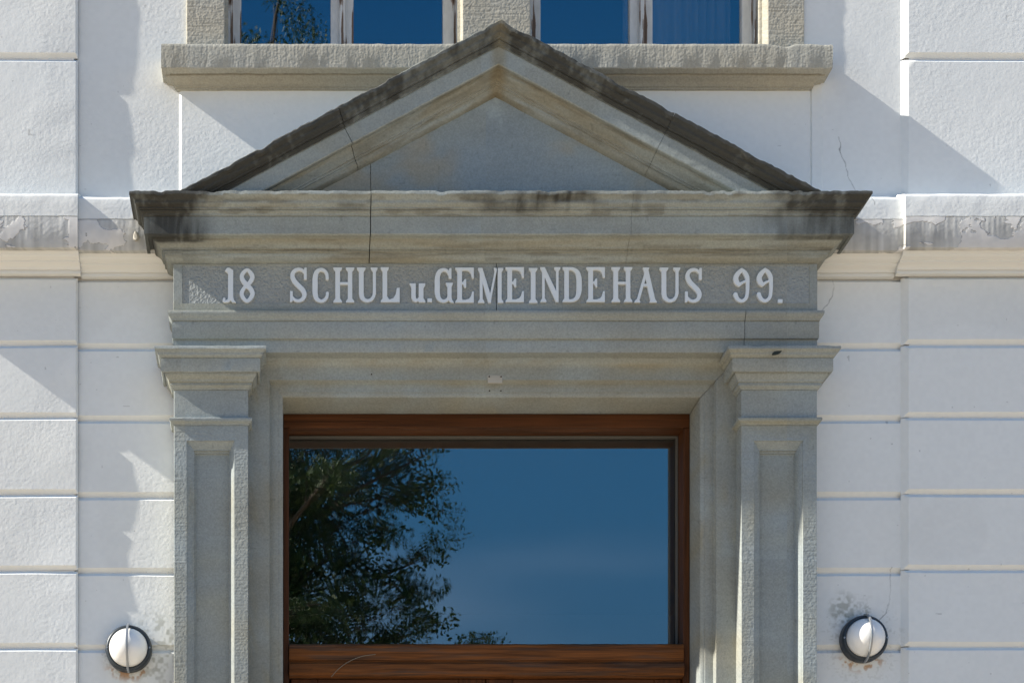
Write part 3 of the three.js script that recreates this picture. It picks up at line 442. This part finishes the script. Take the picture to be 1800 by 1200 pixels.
// windows
function windowUnit(x0, x1, label) {
  const w = thing('casement_window', label, 'window', 'windows above the door');
  const mid = (x0 + x1) / 2, y0 = 6.07, y1 = 8.02, z = -.125;
  part(w, 'frame_stile', softBox(x0 - .03, x0 + .018, y0, y1, z - .06, z), M.peel); part(w, 'frame_stile', softBox(x1 - .018, x1 + .03, y0, y1, z - .06, z), M.peel);
  part(w, 'frame_rail', softBox(x0 + .019, x1 - .019, y0, y0 + .05, z - .06, z - .001), M.peel); part(w, 'frame_rail', softBox(x0 + .019, x1 - .019, y1 - .05, y1, z - .06, z - .001), M.peel);
  for (const [a, b] of [[x0 + .019, mid - .001], [mid + .001, x1 - .019]]) {
    const c = new THREE.Group(); c.name = 'casement'; w.add(c);
    part(c, 'stile', softBox(a, a + .05, y0 + .052, y1 - .052, z - .052, z - .008), M.peel); part(c, 'stile', softBox(b - .05, b, y0 + .052, y1 - .052, z - .052, z - .008), M.peel);
    part(c, 'rail', softBox(a + .051, b - .051, y0 + .052, y0 + .12, z - .052, z - .009), M.peel); part(c, 'rail', softBox(a + .051, b - .051, y1 - .12, y1 - .052, z - .052, z - .009), M.peel);
    part(c, 'pane', box(a + .045, b - .045, y0 + .11, y1 - .11, z - .032, z - .0315), M.glass);
  }
  part(w, 'cover_strip', softBox(mid - .013, mid + .013, y0 + .052, y1 - .052, z - .0075, z + .012), M.peel);
}
windowUnit(-1.172, -.13, 'double casement with peeling white frame left of the stone mullion');
windowUnit(.169, 1.209, 'double casement with peeling white frame right of the stone mullion');
{ // net curtain inside
  const c = thing('net_curtain', 'pale pleated net curtain hanging inside the window right of the mullion', 'curtain');
  const rows = []; for (let j = 0; j <= 8; j++) { const r = []; for (let i = 0; i <= 120; i++) r.push([.66 + .5 * i / 120, 6.1 + 1.85 * j / 8, -.40 + .016 * Math.sin(i * .5 + 2.5 * Math.sin(i * .07)) + .02 * fbm(i * .13, j * .2, 3, 2)]); rows.push(r); }
  part(c, 'cloth', metric(crisp(fromGrid(rows), 1.2)), M.curtain);
}

// ---------- door ----------
const door = thing('front_door', 'brown varnished wooden door frame with large fanlight pane and worn transom', 'door');
part(door, 'frame_head', softBox(-.915, .915, 4.520, 4.582, -.315, -.17), M.wood);
part(door, 'frame_stile', softBox(-.915, -.889, 1.06, 4.519, -.315, -.17), M.woodV); part(door, 'frame_stile', softBox(.887, .915, 1.06, 4.519, -.315, -.17), M.woodV);
part(door, 'glazing_bead', softBox(-.888, .886, 4.512, 4.519, -.292, -.262), M.putty); part(door, 'glazing_bead', softBox(.879, .886, 3.556, 4.511, -.292, -.262), M.putty);
part(door, 'fanlight_pane', box(-.888, .886, 3.47, 4.519, -.2965, -.2955), M.glass);
const bar = part(door, 'transom_bar', moulding({ prof: [[-0.312, 3.552], [-0.192, 3.551], [-0.170, 3.547], [-0.160, 3.538], [-0.158, 3.528], [-0.159, 3.478], [-0.162, 3.472], [-0.169, 3.470], [-0.169, 3.462], [-0.312, 3.461]], zf: 9, xa: -.888, xb: .886, zBack: -.312, jit: .0024 }), M.worn, 'weathered orange brown transom moulding');
part(door, 'transom_rail', moulding({ prof: [[-0.312, 3.460], [-0.164, 3.460], [-0.154, 3.456], [-0.150, 3.448], [-0.151, 3.412], [-0.158, 3.402], [-0.172, 3.398], [-0.312, 3.397]], zf: 9, xa: -.888, xb: .886, zBack: -.312, jit: .0026 }), M.worn, 'greyed wooden rail below the transom');
for (const [a, b] of [[-.881, -.002], [.002, .881]]) {
  const l = new THREE.Group(); l.name = 'door_leaf'; door.add(l);
  part(l, 'panel', softBox(a + .1, b - .1, 1.2, 3.2, -.242, -.207), M.woodV);
  part(l, 'stile', softBox(a, a + .12, 1.06, 3.395, -.257, -.192), M.woodV); part(l, 'stile', softBox(b - .12, b, 1.06, 3.395, -.257, -.192), M.woodV);
  part(l, 'rail', softBox(a + .121, b - .121, 3.19, 3.395, -.257, -.192), M.wood); part(l, 'rail', softBox(a + .121, b - .121, 1.06, 1.3, -.257, -.192), M.wood);
}
// dry leaf on the right capital, grass stalk on the transom
{
  const t = thing('dead_leaf', 'small dark dead leaf stuck on the capital of the pilaster by the plaster cracks', 'leaf');
  const s = new THREE.Shape(); s.moveTo(-.024, -.006); s.quadraticCurveTo(-.016, .016, .012, .010); s.lineTo(.028, .014); s.lineTo(.016, .003); s.quadraticCurveTo(.004, -.012, -.024, -.006);
  const g = new THREE.ExtrudeGeometry(s, { depth: .0025, bevelEnabled: false }); g.rotateX(-.35); g.rotateZ(.12); g.translate(1.196, 4.693, .2005); part(t, 'blade', g, M.deadLeaf);
  const k = thing('grass_stalk', 'thin dry curved grass stalk lying against the worn transom', 'stalk');
  const c = new THREE.CatmullRomCurve3([[-.70, 3.392, -.140], [-.665, 3.43, -.142], [-.62, 3.462, -.146], [-.56, 3.487, -.151], [-.5, 3.496, -.153]].map(p => new THREE.Vector3(...p)));
  part(k, 'stem', new THREE.TubeGeometry(c, 24, .0014, 6), M.straw);
}
// ---------- wall lamps ----------
function lamp(x, y, label) {
  const l = thing('wall_lamp', label, 'lamp', 'round bulkhead lamps beside the door'); l.position.set(x, y, 0);
  const lathe = (pts, n = 64) => { const g = new THREE.LatheGeometry(pts.map(p => new THREE.Vector2(p[0], p[1])), n); g.rotateX(Math.PI / 2); return g; };
  part(l, 'base_ring', lathe([[.06, .002], [.094, .002], [.1, .006], [.102, .012], [.101, .044], [.097, .052], [.092, .056], [.088, .056], [.085, .052], [.083, .046], [.06, .044]]), M.lampMetal);
  const d = []; for (let i = 0; i <= 20; i++) { const a = i / 20 * Math.PI / 2; d.push([.0845 * Math.cos(a), .046 + .076 * Math.sin(a)]); }
  part(l, 'globe', lathe(d), M.opal);
  const c = []; for (let i = 0; i <= 30; i++) { const a = -Math.PI / 2 + Math.PI * i / 30; c.push([.0985 * Math.sin(a), .040 + .091 * Math.cos(a)]); }
  const rows = [[-.0045, 0], [-.0055, .004], [-.004, .0085], [0, .0095], [.004, .0085], [.0055, .004], [.0045, 0], [-.0045, 0]].map(([w, h]) => c.map(([yy, z], i) => { const a = -Math.PI / 2 + Math.PI * i / 30; return [w, yy + h * Math.sin(a), z + h * Math.cos(a) - .004]; }));
  part(l, 'guard_bar', crisp(fromGrid(rows), .9), M.lampRib);
  for (const s of [-1, 1]) { const g = new THREE.CylinderGeometry(.004, .004, .004, 10); g.rotateX(Math.PI / 2); part(l, 'screw', g, M.lampRib).position.set(s * .0935, 0, .0565); }
  return l;
}
lamp(-1.592, 3.474, 'round white wall lamp half in sun on the plaster bay');
lamp(1.628, 3.517, 'round white wall lamp below the cracked plaster with grey patches');

// ---------- ground, steps, rooms ----------
{ const g = new THREE.PlaneGeometry(300, 300); g.rotateX(-Math.PI / 2); const p = g.attributes.position, uv = g.attributes.uv; for (let i = 0; i < p.count; i++) uv.setXY(i, p.getX(i), p.getZ(i)); structure('ground', g, M.ground); }
{ const st = thing('entrance_steps', 'stone steps leading up to the door', 'steps'); for (let i = 0; i < 6; i++) part(st, 'step', softBox(-1.75, 1.75, i ? i * .175 + .001 : .004, (i + 1) * .175, .17, .17 + 1.2 + (5 - i) * .32, .008), M.step); part(st, 'threshold', softBox(-.91, .91, .9, 1.05, -.26, .168, .004), M.step); }
{
  const b = (n, m, ...q) => structure(n, box(...q), m);
  b('hall_floor', M.room, -2.2, 2.2, .95, 1.049, -5, -.47); b('hall_ceiling', M.room, -2.2, 2.2, 5.0, 5.1, -5, -.47); b('hall_back_wall', M.room, -2.2, 2.2, 1.05, 5, -5.1, -5.0);
  b('hall_side_wall', M.room, -2.3, -2.2, 1.05, 5, -5, -.47); b('hall_side_wall_001', M.room, 2.2, 2.3, 1.05, 5, -5, -.47);
  b('upper_floor', M.roomUp, -2.25, 2.25, 5.5, 5.6, -5, -.47); b('upper_ceiling', M.roomUp, -2.25, 2.25, 8.7, 8.8, -5, -.47); b('upper_back_wall', M.roomUp, -2.25, 2.25, 5.6, 8.7, -5.1, -5.0);
  b('upper_side_wall', M.roomUp, -2.35, -2.25, 5.6, 8.7, -5, -.47); b('upper_side_wall_001', M.roomUp, 2.25, 2.35, 5.6, 8.7, -5, -.47);
}
// ---------- the tree across the forecourt, mirrored in the panes ----------
{
  const t = thing('broadleaf_tree', 'tall leafy tree facing the building, mirrored in the door pane', 'tree');
  const base = new THREE.Vector3(-1.9, 0, 13.2), branches = [], tips = [];
  const tube = (pts, r0, r1) => { const c = new THREE.CatmullRomCurve3(pts), n = 10, g = new THREE.TubeGeometry(c, n, 1, 7), p = g.attributes.position; for (let i = 0; i <= n; i++) { const q = c.getPointAt(i / n), r = r0 + (r1 - r0) * i / n; for (let k = 0; k <= 7; k++) { const j = i * 8 + k; p.setXYZ(j, q.x + (p.getX(j) - q.x) * r, q.y + (p.getY(j) - q.y) * r, q.z + (p.getZ(j) - q.z) * r); } } branches.push(g); return c; };
  const V = (x, y, z) => new THREE.Vector3(x, y, z);
  part(t, 'trunk', (() => { tube([base, V(-1.85, 3, 13.2), V(-1.7, 7, 13.1), V(-1.3, 11, 13), V(-.95, 15, 13)], .28, .02); return branches.pop(); })(), M.bark);
  const axis = y => V(-1.9 + Math.max(0, y - 3) * .079, y, 13.15);
  const rad = y => y < 8.4 ? 2.4 + .3 * (y - 6) : 3.1 * Math.pow(clamp((15 - y) / 6.6), .75);
  const limb = (y, tip, r = .05) => { const a = axis(y), m = a.clone().lerp(tip, .5); m.y += .25; const c = tube([a, m, tip], r, .008);
    for (let k = 0; k < 7; k++) { const f = .35 + .65 * k / 6, p = c.getPointAt(Math.min(1, f)), q = p.clone().add(V((rnd() - .5) * 1.1, (rnd() - .45) * .9, (rnd() - .5) * 1.1)); tube([p, p.clone().lerp(q, .5).add(V(0, .06, 0)), q], .014, .004); tips.push([p.clone().lerp(q, .6), .8], [q, 1]); } tips.push([tip, 1]); };
  for (let i = 0; i < 125; i++) { const y = 5.2 + 9 * Math.pow(rnd(), 1.05), a = i * 2.39996, R = rad(y) * (.25 + .72 * rnd()), p = axis(y); limb(Math.max(3.2, y - .5 - R * .35), V(p.x + Math.cos(a) * R, y, p.z + Math.sin(a) * R), .02 + .02 * R); }
  for (const [x, y, z] of [[1.0, 8.95, 12.8], [.85, 9.2, 12.6], [.95, 8.05, 12.9], [.85, 7.7, 13.2], [1.45, 6.95, 12.9], [.9, 6.8, 12.8], [.5, 7.3, 12.5], [.3, 8.3, 12.6]]) limb(y - 1.6, V(x, y, z), .05);
  for (const [x, y] of [[-.95, 15.0], [-.6, 14.6], [-1.35, 14.45], [-.75, 14.8]]) tips.push([V(x, y, 13), .6]);
  part(t, 'branches', mergeGeometries(branches), M.bark);
  const s = new THREE.Shape(); s.moveTo(0, 0); s.quadraticCurveTo(.035, .03, .026, .07); s.lineTo(0, .115); s.lineTo(-.026, .07); s.quadraticCurveTo(-.035, .03, 0, 0);
  const lg = new THREE.ShapeGeometry(s, 2), per = 130, im = new THREE.InstancedMesh(lg, M.leaf, tips.length * per), o = new THREE.Object3D(), cc = new THREE.Color(); let n = 0;
  for (const [p, sc] of tips) for (let k = 0; k < per; k++) { const r = .27 * Math.cbrt(rnd()) * (.6 + .4 * sc), a = rnd() * 6.283, b = Math.acos(2 * rnd() - 1); o.position.set(p.x + r * Math.sin(b) * Math.cos(a) * 1.2, p.y + r * Math.cos(b) * .55, p.z + r * Math.sin(b) * Math.sin(a) * 1.2); o.rotation.set(rnd() * 3 - 1.5, rnd() * 6.3, rnd() * 3 + 1.6); o.scale.setScalar(.3 + .42 * rnd()); o.updateMatrix(); im.setMatrixAt(n, o.matrix); const q = rnd(); im.setColorAt(n++, cc.setRGB(.028 + .04 * q * q, .075 + .06 * q, .012 + .01 * q)); }
  im.name = 'crown'; im.userData.kind = 'stuff'; im.castShadow = im.receiveShadow = true; t.add(im);
}
renderer.render(scene, camera);
